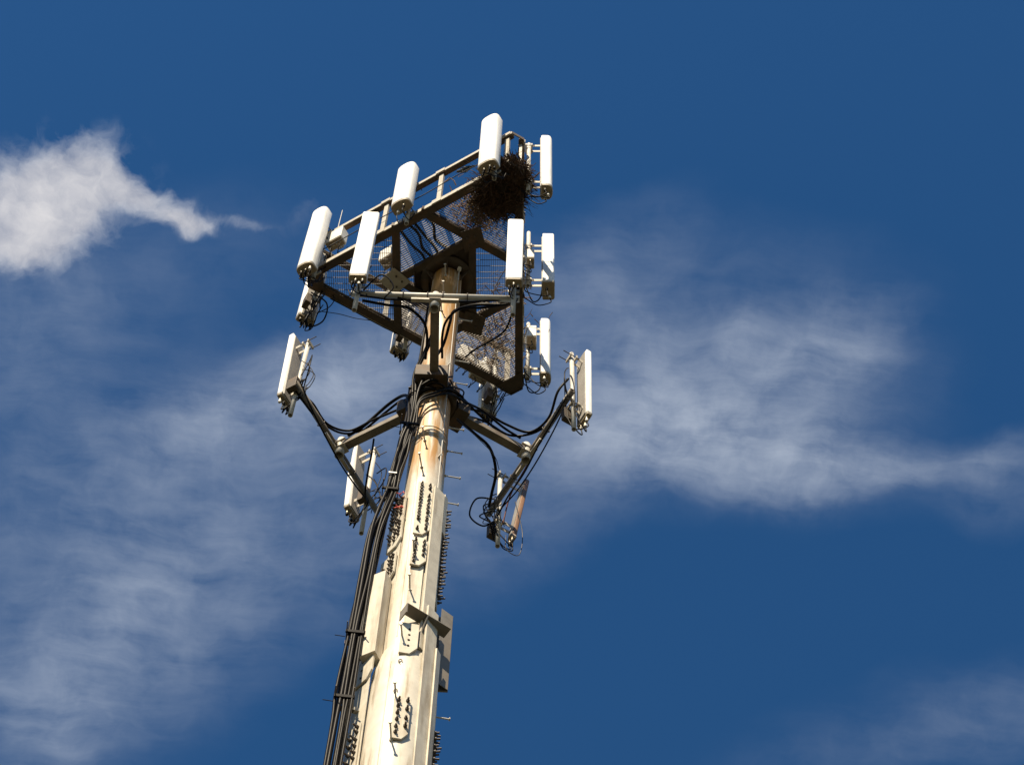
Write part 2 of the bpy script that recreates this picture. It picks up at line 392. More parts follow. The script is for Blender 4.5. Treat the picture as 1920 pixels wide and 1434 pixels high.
for k in range(16):
    MB().cyl(pol(k*22.5, .69, .1), pol(k*22.5, .69, .3), .028, 8).build('anchor_bolt', M['bolt'], pole)
MB().box((0, 0, .03), (2.2, 2.2, .06)).build('concrete_pad', M['concrete'], pole, .02)

bolt_me = None
def bolt_mesh(l=.055, r=.011):
    m_ = MB(); m_.cyl((0, 0, 0), (l*.45, 0, 0), r*1.8, 6); m_.cyl((l*.45, 0, 0), (l, 0, 0), r, 6)
    return m_.mesh('bolt', M['bolt'])
bolt_me = bolt_mesh(); bolt_long = bolt_mesh(.075, .012)
hole_me = MB().cyl((0, 0, 0), (.006, 0, 0), .014, 10).mesh('bolt_hole', M['cable'])

def plate(az, r, z0, z1, t0, t1, th=.026, chamfer_r=0.0, chamfer_l=0.0, name='reinforcing_plate', m_=None, r_top=None):
    """flat plate facing az; t0..t1 tangential (left..right when seen from outside = -e..+e)"""
    a = R(az); nv = Vector((math.cos(a), math.sin(a), 0)); ev = Vector((-math.sin(a), math.cos(a), 0))
    r_top = r if r_top is None else r_top
    def p(t, z): return nv*(r + (r_top-r)*((z-z0)/(z1-z0))) + ev*t + Vector((0, 0, z))
    pts = [p(t0, z0+chamfer_l)] + ([p(t0+chamfer_l, z0)] if chamfer_l else []) + ([p(t1-chamfer_r*.6, z0)] if chamfer_r else [p(t1, z0)]) + ([p(t1, z0+chamfer_r)] if chamfer_r else []) + [p(t1, z1), p(t0, z1)]
    o = MB().poly(pts, nv, th).build(name, m_ or M['plate'], pole, .004)
    return o, (lambda t, z: p(t, z) + nv*th), az
def bolts(pl, rows, me=None, name='bolt'):
    o, pf, az = pl
    for (t, za, zb, cnt) in rows:
        for i in range(cnt):
            z = za + (zb-za)*i/max(1, cnt-1) + random.uniform(-.012, .012)
            if cnt > 8 and random.random() < .06: continue
            q = pf(t, z); mw = Matrix.Translation(q) @ Matrix.Rotation(R(az+random.uniform(-4, 4)), 4, 'Z') @ Matrix.Rotation(R(random.uniform(-4, 4)), 4, 'Y') @ Matrix.Diagonal((random.uniform(.65, 1.2), 1, 1, 1))
            linkcopy(me or bolt_me, name, o, mw)
# front column
bolts(plate(-86, .262, 23.20, 24.50, -.095, .095, chamfer_r=.13), [(-.05, 23.30, 24.42, 15), (.05, 23.32, 24.42, 12)])
plate(-86, .245, 20.7, 23.9, -.075, .075, .014, name='backing_plate')
bolts(plate(-86, .276, 22.45, 23.02, -.09, .09, chamfer_r=.12), [(-.05, 22.52, 22.98, 7), (.05, 22.68, 22.98, 4)])
bolts(plate(-86, .312, 20.52, 21.12, -.10, .09, chamfer_r=.13), [(-.01, 20.66, 21.0, 4)], hole_me, 'bolt_hole')
bolts(plate(-86, .352, 18.9, 19.62, -.09, .08, chamfer_r=.1), [(-.045, 18.98, 19.55, 6), (.045, 19.1, 19.55, 4)])
# right column: one long plate and its splices
plate(-47, .272, 20.75, 24.45, -.10, .075, .03)
plate(-44, .330, 10.0, 21.6, -.09, .085, .028, r_top=.322)
plate(-30, .360, 10.0, 20.9, -.02, .075, .022, name='edge_strip')
plate(-28, .288, 23.55, 24.50, -.015, .07, .02, name='splice_plate')
bolts(plate(-10, .262, 22.0, 24.3, -.08, .06, .02), [(-.03, 22.1, 24.2, 26), (.03, 22.14, 24.24, 26)], bolt_long)
bolts(plate(-8, .352, 16.0, 20.1, -.08, .06, .02), [(-.03, 18.6, 19.5, 9), (.03, 18.64, 19.54, 9)], bolt_long)
# left column
bolts(plate(-142, .262, 23.12, 24.35, -.21, .03, chamfer_r=.13), [(-.01, 23.34, 24.25, 12), (-.075, 23.26, 24.25, 12), (-.15, 23.26, 24.25, 12)])
plate(-142, .247, 20.7, 23.9, -.20, .0, .012, name='backing_plate')
bolts(plate(-142, .278, 22.36, 22.92, -.25, .0, chamfer_r=.11), [(-.03, 22.48, 22.86, 6), (-.08, 22.50, 22.86, 5), (-.17, 22.42, 22.66, 3)])
# long box stiffener
o_, _, _ = plate(-121, .235, 20.62, 22.32, -.325, -.14, .16, name='box_stiffener')
bolts(plate(-142, .375, 20.22, 20.72, -.29, -.03, chamfer_r=.12), [(-.19, 20.33, 20.62, 3)], hole_me, 'bolt_hole')
plate(-142, .360, 10.0, 20.4, -.30, -.075, .014, name='long_flat_plate')
bolts(plate(-142, .378, 18.0, 19.42, -.28, -.09, .02), [(-.12, 18.8, 19.36, 6), (-.21, 18.8, 19.2, 4)], bolt_long)

# step pegs (each a peg with a head)
def peg(az, z, l=.2, tilt=0.0):
    r0 = prad(z) + .01
    m_ = MB(); m_.cyl((0, 0, 0), (l, 0, tilt), .0095, 8); m_.cyl((l, 0, tilt), (l+.014, 0, tilt), .019, 8); m_.cyl((0, 0, 0), (.02, 0, 0), .02, 6)
    o = m_.build('step_peg', M['pipe'], pole); o.matrix_local = Matrix.Translation(pol(az, r0-.01, z)) @ Matrix.Rotation(R(az), 4, 'Z')
z = 24.65
for z in (24.62, 25.33, 26.03, 26.72, 28.15, 28.9, 29.62, 30.4, 19.95, 18.95): peg(4, z, .19 if z > 20.4 else .17)
for z in (30.75, 31.45, 30.05): peg(-98, z, .18)
for z in (25.0, 25.75): peg(-104, z, .19)
for z in (22.75, 21.95): peg(-97, z, .2)
for z in (20.85,): peg(-100, z, .22)
for z in (19.62, 18.9): peg(-98, z, .2)
# angle bracket on the front, standing out from the plates
br = MB()
q0 = pol(-62, .30, 21.25)
a = R(-62); nv = Vector((math.cos(a), math.sin(a), 0)); ev = Vector((-math.sin(a), math.cos(a), 0))
def bp_(t, n_, z): return nv*n_ + ev*t + Vector((0, 0, z))
br.poly([bp_(-.25, .26, 21.30), bp_(.30, .26, 21.30), bp_(.30, .40, 21.30), bp_(-.25, .40, 21.30)], (0, 0, 1), .012)
br.build('bracket_shelf', M['steel_shade'], pole, .002)
MB().poly([bp_(-.25, .40, 21.12), bp_(-.25, .26, 21.12), bp_(-.25, .26, 21.30), bp_(-.25, .40, 21.30)], -ev, .012).build('bracket_cheek', M['steel_shade'], pole)
MB().poly([bp_(-.02, .27, 20.93), bp_(.0, .27, 21.30), bp_(.0, .40, 21.30)], ev, .012).build('bracket_gusset', M['steel_shade'], pole)
# grey cover plate on the right flank
MB().poly([pol(-4, .20, 20.55, .12), pol(-4, .47, 20.55, .12), pol(-4, .47, 22.05, .12), pol(-4, .20, 22.05, .12)], pol(86, 1), .02).build('side_plate', M['steel_shade'], pole, .003)
MB().poly([pol(-4, .34, 20.55, .02), pol(-4, .47, 20.55, .119), pol(-4, .47, 22.05, .119), pol(-4, .34, 22.05, .02)], pol(-94, 1), .012).build('side_cover', M['steel_shade'], pole, .003)
for az_, z_ in ((-98, 20.36), (-100, 19.78)):
    c_ = pol(az_, prad(z_)+.012, z_)
    MB().tube([c_ + pol(az_+90, .018*math.cos(q)) + Vector((0, 0, .03*math.sin(q))) for q in [2*math.pi*i/10*.8 for i in range(11)]], .006, 5).build('wire_clip', M['bolt'], pole)
for az_ in (-116, 30):
    MB().tube([pol(az_, prad(z_)+.001, z_) for z_ in (10, 14, 18, 19, 20, 20.4)], .006, 6).build('weld_seam', M['pole'], pole)
    MB().tube([pol(az_, prad(z_)+.001, z_) for z_ in (21.0, 24, 28, 31.8)], .005, 6).build('weld_seam', M['pole'], pole)
# rust bands / weld collars
for z in (26.18, 25.95):
    MB().pipe((0, 0, z), (0, 0, z+.03), prad(z)+.006, .02, 36).build('band', M['pole'], pole)

# safety climbing cable
ws = empty('climbing_cable', pol(-55, .285, 20.7))
tag(ws, 'thin pale safety cable running straight up the front right of the pole', 'cable')
def wl(v): return Vector(v) - ws.location
MB().tube([wl(pol(-55, .31 if z < 21 else .285, z)) for z in (19.0, 21, 24, 27, 29, 31.65)], .007, 6).build('wire', M['pipe'], ws)
for z in (22.4, 25.4, 28.2, 30.6):
    MB().beam(wl(pol(-55, .215, z)), wl(pol(-55, .295, z)), .03, .03).build('standoff', M['pipe'], ws)
MB().cyl(wl(pol(-55, .285, 31.3)), wl(pol(-55, .285, 31.72)), .011, 8).build('top_rod', M['pipe'], ws)
MB().cyl(wl(pol(-55, .285, 31.72)), wl(pol(-55, .285, 31.84)), .032, 12).build('top_cap', M['radome'], ws)

# ------------------------------------------------------------------ platform
SIDE = 4.0; RAD = SIDE/math.sqrt(3); INR = RAD/2
AZA = -66.6
AZN, AZR, AZF = AZA-60, AZA+60, AZA+180          # outward azimuth of the near, right and far edge
plat = empty('antenna_platform', (0, 0, ZP))
tag(plat, 'triangular steel grating platform with handrail at the top of the pole', 'platform')
cA, cB, cC = [pol(AZA-120*k, RAD) for k in range(3)]
def bary(a, b_, c, z=0.0): return cA*a + cB*b_ + cC*c + Vector((0, 0, z))
F5, F2, F4 = 5/9, 2/9, 4/9
CUT = .055                                       # fraction cut off at each corner
# outer beams (channel: web + two flanges) along each edge, for deck and handrail
def channel(nm, a, b_, h, fl, th, outward):
    mb = MB()
    a = Vector(a); b_ = Vector(b_); o = Vector(outward)
    mb.beam(a, b_, th, h)
    mb.beam(a - o*(fl/2+th/2) + Vector((0, 0, h/2-th/2)), b_ - o*(fl/2+th/2) + Vector((0, 0, h/2-th/2)), fl, th)
    ob = mb.build(nm, M['galv'], plat, .003)
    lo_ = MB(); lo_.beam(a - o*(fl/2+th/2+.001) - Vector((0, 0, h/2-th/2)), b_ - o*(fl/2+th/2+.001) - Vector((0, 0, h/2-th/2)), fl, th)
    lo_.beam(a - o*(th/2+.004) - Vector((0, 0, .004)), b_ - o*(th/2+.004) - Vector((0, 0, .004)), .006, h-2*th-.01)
    lo_.build('lower_flange', M['galv_dark'], ob)  # bottom flange and inner web lining: shade put into the steel colour
HR = 1.38
edges = [(cA, cB, AZN), (cA, cC, AZR), (cB, cC, AZF)]
for (p, q, az) in edges:
    o = pol(az, 1); a = p.lerp(q, CUT); b_ = p.lerp(q, 1-CUT)
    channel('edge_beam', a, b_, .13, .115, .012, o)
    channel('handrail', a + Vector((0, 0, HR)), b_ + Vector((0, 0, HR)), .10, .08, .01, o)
    for t in ((.08, .375, .625, .92)):
        s = p.lerp(q, t) - o*.05
        MB().box(s + Vector((0, 0, HR/2)), (.045, .075, HR-.10), Matrix.Rotation(R(az), 3, 'Z')).build('post', M['galv'], plat, .003)
        MB().box(s + o*.063 + Vector((0, 0, 0)), (.012, .16, .15), Matrix.Rotation(R(az), 3, 'Z')).build('clip_plate', M['galv'], plat, .002)
        MB().box(s + o*.063 + Vector((0, 0, HR)), (.012, .16, .11), Matrix.Rotation(R(az), 3, 'Z')).build('clip_plate', M['galv'], plat, .002)
# chopped corners
for c, p, q in ((cA, cB, cC), (cB, cA, cC), (cC, cA, cB)):
    a = c.lerp(p, CUT); b_ = c.lerp(q, CUT); o = c.normalized()
    for z, h, nm in ((0, .25, 'corner_plate'), (HR, .10, 'rail_corner')):
        mb = MB()
        mb.beam(a + Vector((0, 0, z)), b_ + Vector((0, 0, z)), .014, h)
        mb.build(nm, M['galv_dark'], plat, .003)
    # bottom gusset under the corner
    a2 = c.lerp(p, .125); b2 = c.lerp(q, .125)
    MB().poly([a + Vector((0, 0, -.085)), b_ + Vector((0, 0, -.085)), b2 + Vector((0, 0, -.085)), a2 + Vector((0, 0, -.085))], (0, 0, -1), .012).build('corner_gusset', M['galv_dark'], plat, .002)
# inner beams
def ibeam(p, q, w=.12, h=.12, z=-.01, nm='inner_beam'):
    d = (q-p).normalized()
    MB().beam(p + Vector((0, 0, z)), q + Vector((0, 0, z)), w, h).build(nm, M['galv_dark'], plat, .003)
ibeam(bary(F5, F4, 0), bary(F5, 0, F4)); ibeam(bary(F4, F5, 0), bary(0, F5, F4)); ibeam(bary(F4, 0, F5), bary(0, F4, F5))
P1, P2, P3 = bary(F5, F2, F2), bary(F2, F5, F2), bary(F2, F2, F5)
for p, q in ((P1, P2), (P2, P3), (P3, P1)): ibeam(p.lerp(q, .06), q.lerp(p, .06), .11, .14, -.025)
for i, p in enumerate((P1, P2, P3)):
    az = AZA-120*i
    pts = [p + pol(az, .26, -.105), p + pol(az+90, .22, -.105) + pol(az, .03), p + pol(az+180, .22, -.105), p + pol(az-90, .22, -.105) + pol(az, .03)]
    o = MB().poly(pts, (0, 0, -1), .016).build('gusset_plate', M['galv'] if i == 1 else M['galv_dark'], plat, .002)  # left plate in lighter steel, reflected light put into its colour
    for d in (0, 90, 180, 270):
        MB().cyl(p + pol(az+d, .085, -.121), p + pol(az+d, .085, -.14), .017, 8).build('bolt', M['bolt'], o)
# solid plate round the pole top, its ring flange and ribs
cutp = bary(F2, F5, F2).lerp(bary(F5, F2, F2), .24), bary(F2, F5, F2).lerp(bary(F2, F2, F5), .24)
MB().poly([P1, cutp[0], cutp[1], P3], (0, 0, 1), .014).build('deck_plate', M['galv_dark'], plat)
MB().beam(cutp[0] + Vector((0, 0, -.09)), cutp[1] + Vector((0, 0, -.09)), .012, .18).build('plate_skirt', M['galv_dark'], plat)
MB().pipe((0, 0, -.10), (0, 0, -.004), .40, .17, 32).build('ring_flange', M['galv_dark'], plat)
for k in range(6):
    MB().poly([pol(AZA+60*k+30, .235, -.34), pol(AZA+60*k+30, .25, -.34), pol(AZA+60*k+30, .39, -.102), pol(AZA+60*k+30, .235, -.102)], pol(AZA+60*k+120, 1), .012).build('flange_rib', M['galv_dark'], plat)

# grating: bearing bars and cross rods clipped to each panel
def clip_line(poly, o, d):
    ts = []
    n_ = len(poly)
    for i in range(n_):
        a, b_ = poly[i], poly[(i+1) % n_]
        e = b_ - a; den = d.x*e.y - d.y*e.x
        if abs(den) < 1e-9: continue
        w_ = a - o; t = (w_.x*e.y - w_.y*e.x)/den; s = (w_.x*d.y - w_.y*d.x)/den
        if 0 <= s <= 1: ts.append(t)
    if len(ts) < 2: return None
    return min(ts), max(ts)
def grating(poly, az, nm='grating', pitch=.033, cross=.10, hole=0.0):
    mb = MB(); d = pol(az, 1); nrm = pol(az+90, 1)
    cen = sum(poly, Vector())/len(poly)
    poly = [cen + (p-cen)*(1 - .03/max(.1, (p-cen).length)) for p in poly]
    for (dd, nn_, pt, w_, h, z) in ((d, nrm, pitch, .005, .030, .02), (nrm, d, cross, .007, .008, .034)):
        lo = min((p-cen).dot(nn_) for p in poly); hi = max((p-cen).dot(nn_) for p in poly)
        k = int(math.ceil(lo/pt))
        while k*pt < hi:
            o = cen + nn_*(k*pt); c = clip_line(poly, o, dd)
            if c and c[1]-c[0] > .02:
                segs = [(c[0], c[1])]
                if hole:
                    oo = Vector((o.x, o.y)); dv = Vector((dd.x, dd.y)); tb = -oo.dot(dv); dist2 = oo.dot(oo) - tb*tb
                    if dist2 < hole*hole:
                        hf = math.sqrt(hole*hole-dist2); segs = [(c[0], tb-hf), (tb+hf, c[1])]
                for s0, s1 in segs:
                    if s1-s0 > .02: mb.beam(o+dd*s0+Vector((0, 0, z)), o+dd*s1+Vector((0, 0, z)), w_, h)
            k += 1
    o = mb.build(nm, M['grate'], plat); o['kind'] = 'stuff'
    return o
eAC = AZR+90; eAB = AZN+90; eBC = AZF+90
grating([bary(1-CUT, CUT, 0), bary(1-CUT, 0, CUT), bary(F5, 0, F4), bary(F5, F4, 0)], eBC)
grating([bary(CUT, 1-CUT, 0), bary(0, 1-CUT, CUT), bary(0, F5, F4), bary(F4, F5, 0)], eAC)
grating([bary(CUT, 0, 1-CUT), bary(0, CUT, 1-CUT), bary(0, F4, F5), bary(F4, 0, F5)], eAB)
grating([bary(F5, F4, 0), bary(F4, F5, 0), P2, P1], eAB)
grating([bary(F5, 0, F4), bary(F4, 0, F5), P3, P1], eAC)
grating([bary(0, F5, F4), bary(0, F4, F5), P3, P2], eBC)
grating([cutp[0], P2, cutp[1]], eAC)

# ------------------------------------------------------------------ panel antennas
def radome_profile(w, d, style, inset=0.0):
    w -= 2*inset; pts = []
    if style == 'round':
        pts = [(inset, -w/2+.012), (inset+.012, -w/2)]
        for i in range(0, 21):
            q = -math.pi/2 + math.pi*i/20; c_, s_ = math.cos(q), math.sin(q)
            pts.append((d*.45 + (d*.55-inset)*max(c_, 0)**.62, w/2*math.copysign(abs(s_)**.85, s_)))
        pts += [(inset+.012, w/2), (inset, w/2-.012)]
    else:
        r_ = min(.028, d*.3)
        pts = [(inset, -w/2+.008), (inset+.008, -w/2)]
        for i in range(5):
            q = -math.pi/2 + math.pi/2*i/4
            pts.append((d-inset-r_ + r_*math.cos(q), -w/2 + r_ + r_*math.sin(q)))
        for i in range(5):
            q = math.pi/2*i/4
            pts.append((d-inset-r_ + r_*math.cos(q), w/2 - r_ + r_*math.sin(q)))
        pts += [(inset+.008, w/2), (inset, w/2-.008)]
    return pts
ANT_GROUP = {}
def antenna(az, Rp, tau, zb, zt, w, d, style, pz0, pz1, label, group, tilt=0.0, gap=.11, body='radome', back=True, conn=4, seed=0,
            loops=3, loop_drop=.22, pr=.032, name='panel_antenna', amp_box=False, extra=1):
    rnd = random.Random(seed)
    root = empty(name, pol(az, Rp, pz0, tau), R(az)); tag(root, label, 'antenna', group)
    z0, z1 = zb-pz0, zt-pz0; x0 = pr + gap
    T = Matrix.Translation((x0, 0, z0)) @ Matrix.Rotation(R(tilt), 4, 'Y')      # local frame of the panel, origin at its foot
    Lh = z1 - z0
    def prof(ins, z, ox=0.0): return [T @ Vector((x+ox, y, z)) for x, y in radome_profile(w, d, style, ins)]
    top = .03 if style == 'round' else .012
    rd = MB().rings([prof(.0, .03), prof(0, Lh-top), prof(.010, Lh-top*.4), prof(.035 if style == 'round' else .006, Lh)]).build('radome', M[body], root)
    MB().rings([prof(-.003, .045), prof(-.003, .062)], smooth=False).build('rim', M['radome_grey'], rd)
    MB().rings([prof(.006, 0), prof(.003, .034)], smooth=False).build('end_cap', M['cap'], root)
    if back:
        mb = MB(); mb.box(T @ Vector((-.008, 0, Lh*.5)), (.016, w*.72, Lh*.96), T.to_3x3()); mb.build('back_plate', M['alu'], root, .002)
    mb = MB(); mb.pipe((0, 0, 0), (0, 0, pz1-pz0), pr, .006, 16); mb.build('mount_pipe', M['pipe'], root)
    # brackets: clamp round the pipe, two cheeks to the panel, long clamp rods
    for zz_ in (.14, .86):
        h = min(max(z0 + Lh*zz_, .12), pz1-pz0-.06)
        foot = T @ Vector((0, 0, h - z0))
        mb = MB()
        mb.box((pr+.012, 0, h), (.02, .15, .07)); mb.box((-pr-.012, 0, h), (.02, .15, .07))
        for s in (-1, 1):
            mb.beam((pr+.02, s*.045, h), foot + Vector((0, s*.045, 0)), .008, .075)
        bo = mb.build('bracket', M['galv'], root)
        for s in (-1, 1):
            MB().cyl((-pr-.14, s*.058, h+.012*s), (pr+.06, s*.058, h+.012*s), .007, 6).build('clamp_rod', M['bolt'], bo)
    # connectors and jumper leads under the foot
    ys = [(-.5 + (i+.5)/conn)*w*.78 for i in range(conn)]
    for i, y in enumerate(ys):
        x = d*(.35 + .25*(i % 2))
        a = T @ Vector((x, y, .0)); b_ = T @ Vector((x, y, -.07 - .02*(i % 2)))
        co = MB().cyl(a, b_, .017, 8).build('connector', M['brass'], root)
        MB().cyl(b_, b_ + Vector((0, 0, -.05)), .021, 8).build('boot', M['cable'] if rnd.random() < .7 else M['radio'], co)
        if i < loops:
            e = Vector((rnd.uniform(-.10, -.03), rnd.uniform(-.12, .12), z0 + rnd.uniform(-.05, .25)))
            dr = loop_drop*rnd.uniform(.7, 1.25)
            s0 = b_ + Vector((0, 0, -.05))
            pts = [s0, s0 + Vector((.01, 0, -dr*.6)), s0.lerp(e, .45) + Vector((rnd.uniform(-.02, .05), rnd.uniform(-.05, .05), -dr)), s0.lerp(e, .85) + Vector((0, 0, -dr*.35)), e, e + Vector((-.01, rnd.uniform(-.05, .05), .2))]
            MB().tube(spline(pts, 5), .0085, 6).build('jumper_lead', M['cable'], root)
    if amp_box:
        ab = MB().box((-.02, .11, z0+.16), (.15, .09, .30)).build('amplifier_box', M['galv_dark'], root, .008)
        MB().box((-.02, .11, z0+.325), (.10, .05, .03)).build('box_lid', M['bolt'], ab)
    for i in range(extra):
        a = Vector((rnd.uniform(-.08, .06), rnd.uniform(-.12, .12), z0 + rnd.uniform(-.1, .35)))
        b_ = Vector((rnd.uniform(-.10, .05), rnd.uniform(-.14, .14), z0 + rnd.uniform(.3, Lh*.75)))
        md = a.lerp(b_, .5) + Vector((rnd.uniform(-.26, -.08), rnd.uniform(-.22, .22), rnd.uniform(-.1, .15)))
        MB().tube(spline([a, a.lerp(md, .6) + Vector((0, rnd.uniform(-.06, .06), -.06)), md, md.lerp(b_, .5) + Vector((0, 0, .08)), b_], 5), rnd.choice((.006, .008, .010)), 6).build('jumper_lead', M['cable'], root)
    return root

RE = INR + .075
GN, GR, GF = 'panel antennas on the near edge of the platform', 'panel antennas on the right edge of the platform', 'panel antennas on the far edge of the platform'
antenna(AZN, RE, -1.56, ZP-.80, ZP+1.68, .29, .20, 'round', ZP-.72, ZP+1.5, 'big white rounded panel at the left corner of the platform, leads bunched underneath', GN, gap=.06, conn=6, loops=5, loop_drop=.16, seed=1, extra=2)
antenna(AZN, RE, .05, ZP-.25, ZP+1.52, .32, .19, 'round', ZP-.55, ZP+1.5, 'short wide white panel halfway along the near rail, smooth brown underside', GN, gap=.06, conn=2, loops=2, loop_drop=.3, seed=2)
antenna(AZN, RE, 1.56, ZP-.66, ZP+1.62, .31, .19, 'round', ZP-.7, ZP+1.5, 'tall white rounded panel standing over the twig nest, topmost in the photo', GN, gap=.06, conn=5, loops=4, loop_drop=.12, seed=3)
antenna(AZR, RE, -1.53, ZP-.38, ZP+2.03, .24, .17, 'round', ZP-.35, ZP+1.9, 'slim white panel seen edge on to the right of the nest', GR, gap=.16, conn=3, loops=3, seed=4, extra=2)
antenna(AZR, RE, -.05, ZP-.60, ZP+1.48, .30, .18, 'flat', ZP-.40, ZP+1.9, 'white panel with brown flat foot at the middle of the right edge', GR, gap=.19, conn=2, loops=2, loop_drop=.3, seed=5, extra=2)
antenna(AZR, RE, 1.53, ZP-.32, ZP+1.88, .24, .16, 'round', ZP-.3, ZP+1.9, 'white panel edge on beside a boxy radio at the lower right corner', GR, gap=.17, conn=3, loops=3, seed=6, extra=2)
antenna(AZF, RE, 1.62, ZP-.64, ZP+1.4, .28, .14, 'flat', ZP-.5, ZP+1.6, 'panel hanging below the left corner of the platform, cables looping at its foot', GF, conn=5, loops=4, loop_drop=.24, seed=7, amp_box=True, extra=3)
antenna(AZF, RE, .05, ZP-.05, ZP+2.0, .28, .14, 'flat', ZP-.35, ZP+1.8, 'panel on the far edge seen from behind, just left of the pole', GF, conn=5, loops=3, loop_drop=.15, seed=8, amp_box=True, extra=3)
antenna(AZF, RE, -1.53, ZP-.6, ZP+1.4, .28, .14, 'flat', ZP-.55, ZP+1.7, 'panel hanging below the far edge right of the pole, seen from behind', GF, conn=5, loops=4, loop_drop=.2, seed=9, amp_box=True, extra=3)

# ------------------------------------------------------------------ lower sector mount
ZT = 27.42; RB = 1.5
T1, T2, T3 = -95.0, 145.0, 24.5
ring = empty('ring_mount', (0, 0, ZT))
tag(ring, 'dark steel collar clamped round the pole where the three arms meet', 'collar')
MB().pipe((0, 0, -.14), (0, 0, .14), .31, .075, 32).build('clamp_ring', M['galv_dark'], ring)
for az in (T1, T2, T3):
    for s in (-1, 1):
        MB().poly([pol(az, .24, -.15, s*.07), pol(az, .44, -.11, s*.07), pol(az, .44, .11, s*.07), pol(az, .24, .15, s*.07)], pol(az+90, s), .012).build('lug_plate', M['galv_dark'], ring)
    MB().beam(pol(az+60, .26, 0), pol(az+60, .36, 0), .14, .26).build('clamp_block', M['galv_dark'], ring, .004)
    for s in (-1, 1):
        MB().cyl(pol(az+60, .33, .07*s, -.16), pol(az+60, .33, .07*s, .16), .013, 8).build('clamp_bolt', M['bolt'], ring)
def tarm(az, label):
    root = empty('sector_arm', pol(az, .44, ZT), R(az)); tag(root, label, 'arm', 'three arms of the lower mount')
    mb = MB(); mb.beam((-.06, 0, 0), (.95, 0, 0), .115, .115); mb.build('arm_tube', M['galv_mid'], root, .006)
    MB().pipe((1.0, 0, -.24), (1.0, 0, .22), .062, .008, 20).build('pivot_pipe', M['pipe'], root)
    for z in (-.085, .085): MB().poly([(.9, -.075, z), (1.09, -.075, z), (1.09, .075, z), (.9, .075, z)], (0, 0, 1), .012).build('pivot_plate', M['galv'], root, .002)
    MB().pipe((RB-.44, -1.1, .035), (RB-.44, 1.1, .035), .044, .006, 16).build('cross_pipe', M['pipe'] if az == T1 else M['galv_mid'], root)
    MB().box((RB-.44-.01, 0, -.075), (.05, .62, .05)).build('backing_bar', M['galv'], root, .003)
    for s in (-1, 1):
        for y in (.1, .42):
            mb = MB(); 
            pts = [(RB-.44+.055*math.cos(q), s*y, .035+.055*math.sin(q)) for q in [math.pi*2*i/14 for i in range(15)]]
            mb.tube(pts, .007, 6, False); mb.build('u_bolt', M['bolt'], root)
    MB().box((-.06, -.03 if az == T1 else 0, .0), (.19, .44 if az == T1 else .34, .32)).build('root_block', M['galv_dark'], root, .01)
    return root
tarm(T1, 'arm reaching toward the viewer across the pole, its cross pipe level below the platform')
tarm(T2, 'arm reaching left and away from the pole with a slanting cross pipe')
tarm(T3, 'arm reaching right and away from the pole with a slanting cross pipe')
RT = RB + .085
GT = 'panel antennas on the three lower arms'
antenna(T1, RT, -1.0, ZT-.15, ZT+2.26, .23, .13, 'flat', ZT-.72, ZT+1.9, 'flat white panel on the left end of the near cross pipe, open pipe below', GT, gap=.10, conn=4, loops=3, loop_drop=.14, seed=11)
antenna(T1, RT, 1.02, ZT-.12, ZT+2.14, .22, .13, 'flat', ZT-.72, ZT+1.9, 'flat white panel on the right end of the near cross pipe', GT, gap=.10, conn=3, loops=2, loop_drop=.14, seed=12)
antenna(T2, RT, .95, ZT-.05, ZT+2.08, .28, .085, 'flat', ZT-.62, ZT+1.75, 'white panel with grey back at the upper left end of the left arm', GT, gap=.09, tilt=2, conn=4, loops=3, seed=13, amp_box=True, extra=4)
antenna(T2, RT, -.93, ZT-.05, ZT+2.05, .30, .085, 'flat', ZT-.78, ZT+1.7, 'white panel with grey back partly behind the left arm beside the cable bundle', GT, gap=.15, tilt=2, conn=4, loops=3, seed=14, amp_box=True, extra=4)
antenna(T3, RT, -.97, ZT-.42, ZT+1.72, .27, .085, 'flat', ZT-.85, ZT+1.6, 'white panel at the far right end of the right arm, lower half in shadow', GT, gap=.10, tilt=1.0, conn=3, loops=3, seed=15, amp_box=True, extra=4)
antenna(T3, RT, .95, ZT-.62, ZT+1.30, .12, .07, 'flat', ZT-1.0, ZT+1.1, 'narrow rusty tan panel at the lower end of the right arm', GT, gap=.15, tilt=6, body='radome_tan', conn=3, loops=3, seed=16, amp_box=True, extra=9)

# ------------------------------------------------------------------ radio boxes
def radio(loc, az, size, label, legs=.0, fins=True):
    root = empty('radio_unit', loc, R(az)); tag(root, label, 'radio box', 'radio boxes on the platform')
    dx, dy, dz = size
    MB().box((0, 0, dz/2), size).build('housing', M['radio'], root, .012)
    if fins:
        for i in range(7):
            MB().box((-dx/2-.012, (-.5+(i+.5)/7)*dy*.9, dz/2), (.024, .006, dz*.86)).build('cooling_fin', M['radio'], root)
    MB().box((0, 0, -.008), (dx*.86, dy*.86, .02)).build('base_plate', M['cap'], root)
    for i in range(4):
        y = (-.5+(i+.5)/4)*dy*.8
        MB().cyl((0, y, -.016), (0, y, -.07), .013, 8).build('connector', M['brass'], root)
    for i in range(2):
        y = (-.25+.5*i)*dy
        MB().tube(spline([(0, y, -.07), (.01, y+.02, -.2), (-.08, y-.05, -.32), (-.15, y, -.15), (-.17, y+.03, .1)], 5), .0075, 6).build('lead', M['cable'], root)
    MB().box((-dx/2-.045, 0, dz*.5), (.05, .09, dz*.3)).build('mount_bracket', M['galv'], root)
    return root
radio(pol(AZN, INR-.02, ZP+.72, -1.38), AZN, (.17, .30, .42), 'cream radio box tucked behind the leftmost panel on the near rail')
radio(pol(AZR, INR+.13, ZP+.85, 1.42), AZR, (.16, .26, .42), 'cream radio box on the lower right corner between edge and panel')
radio(pol(AZR, INR+.11, ZP+.30, -.15), AZR, (.12, .20, .36), 'small grey radio box behind the middle panel of the right edge')
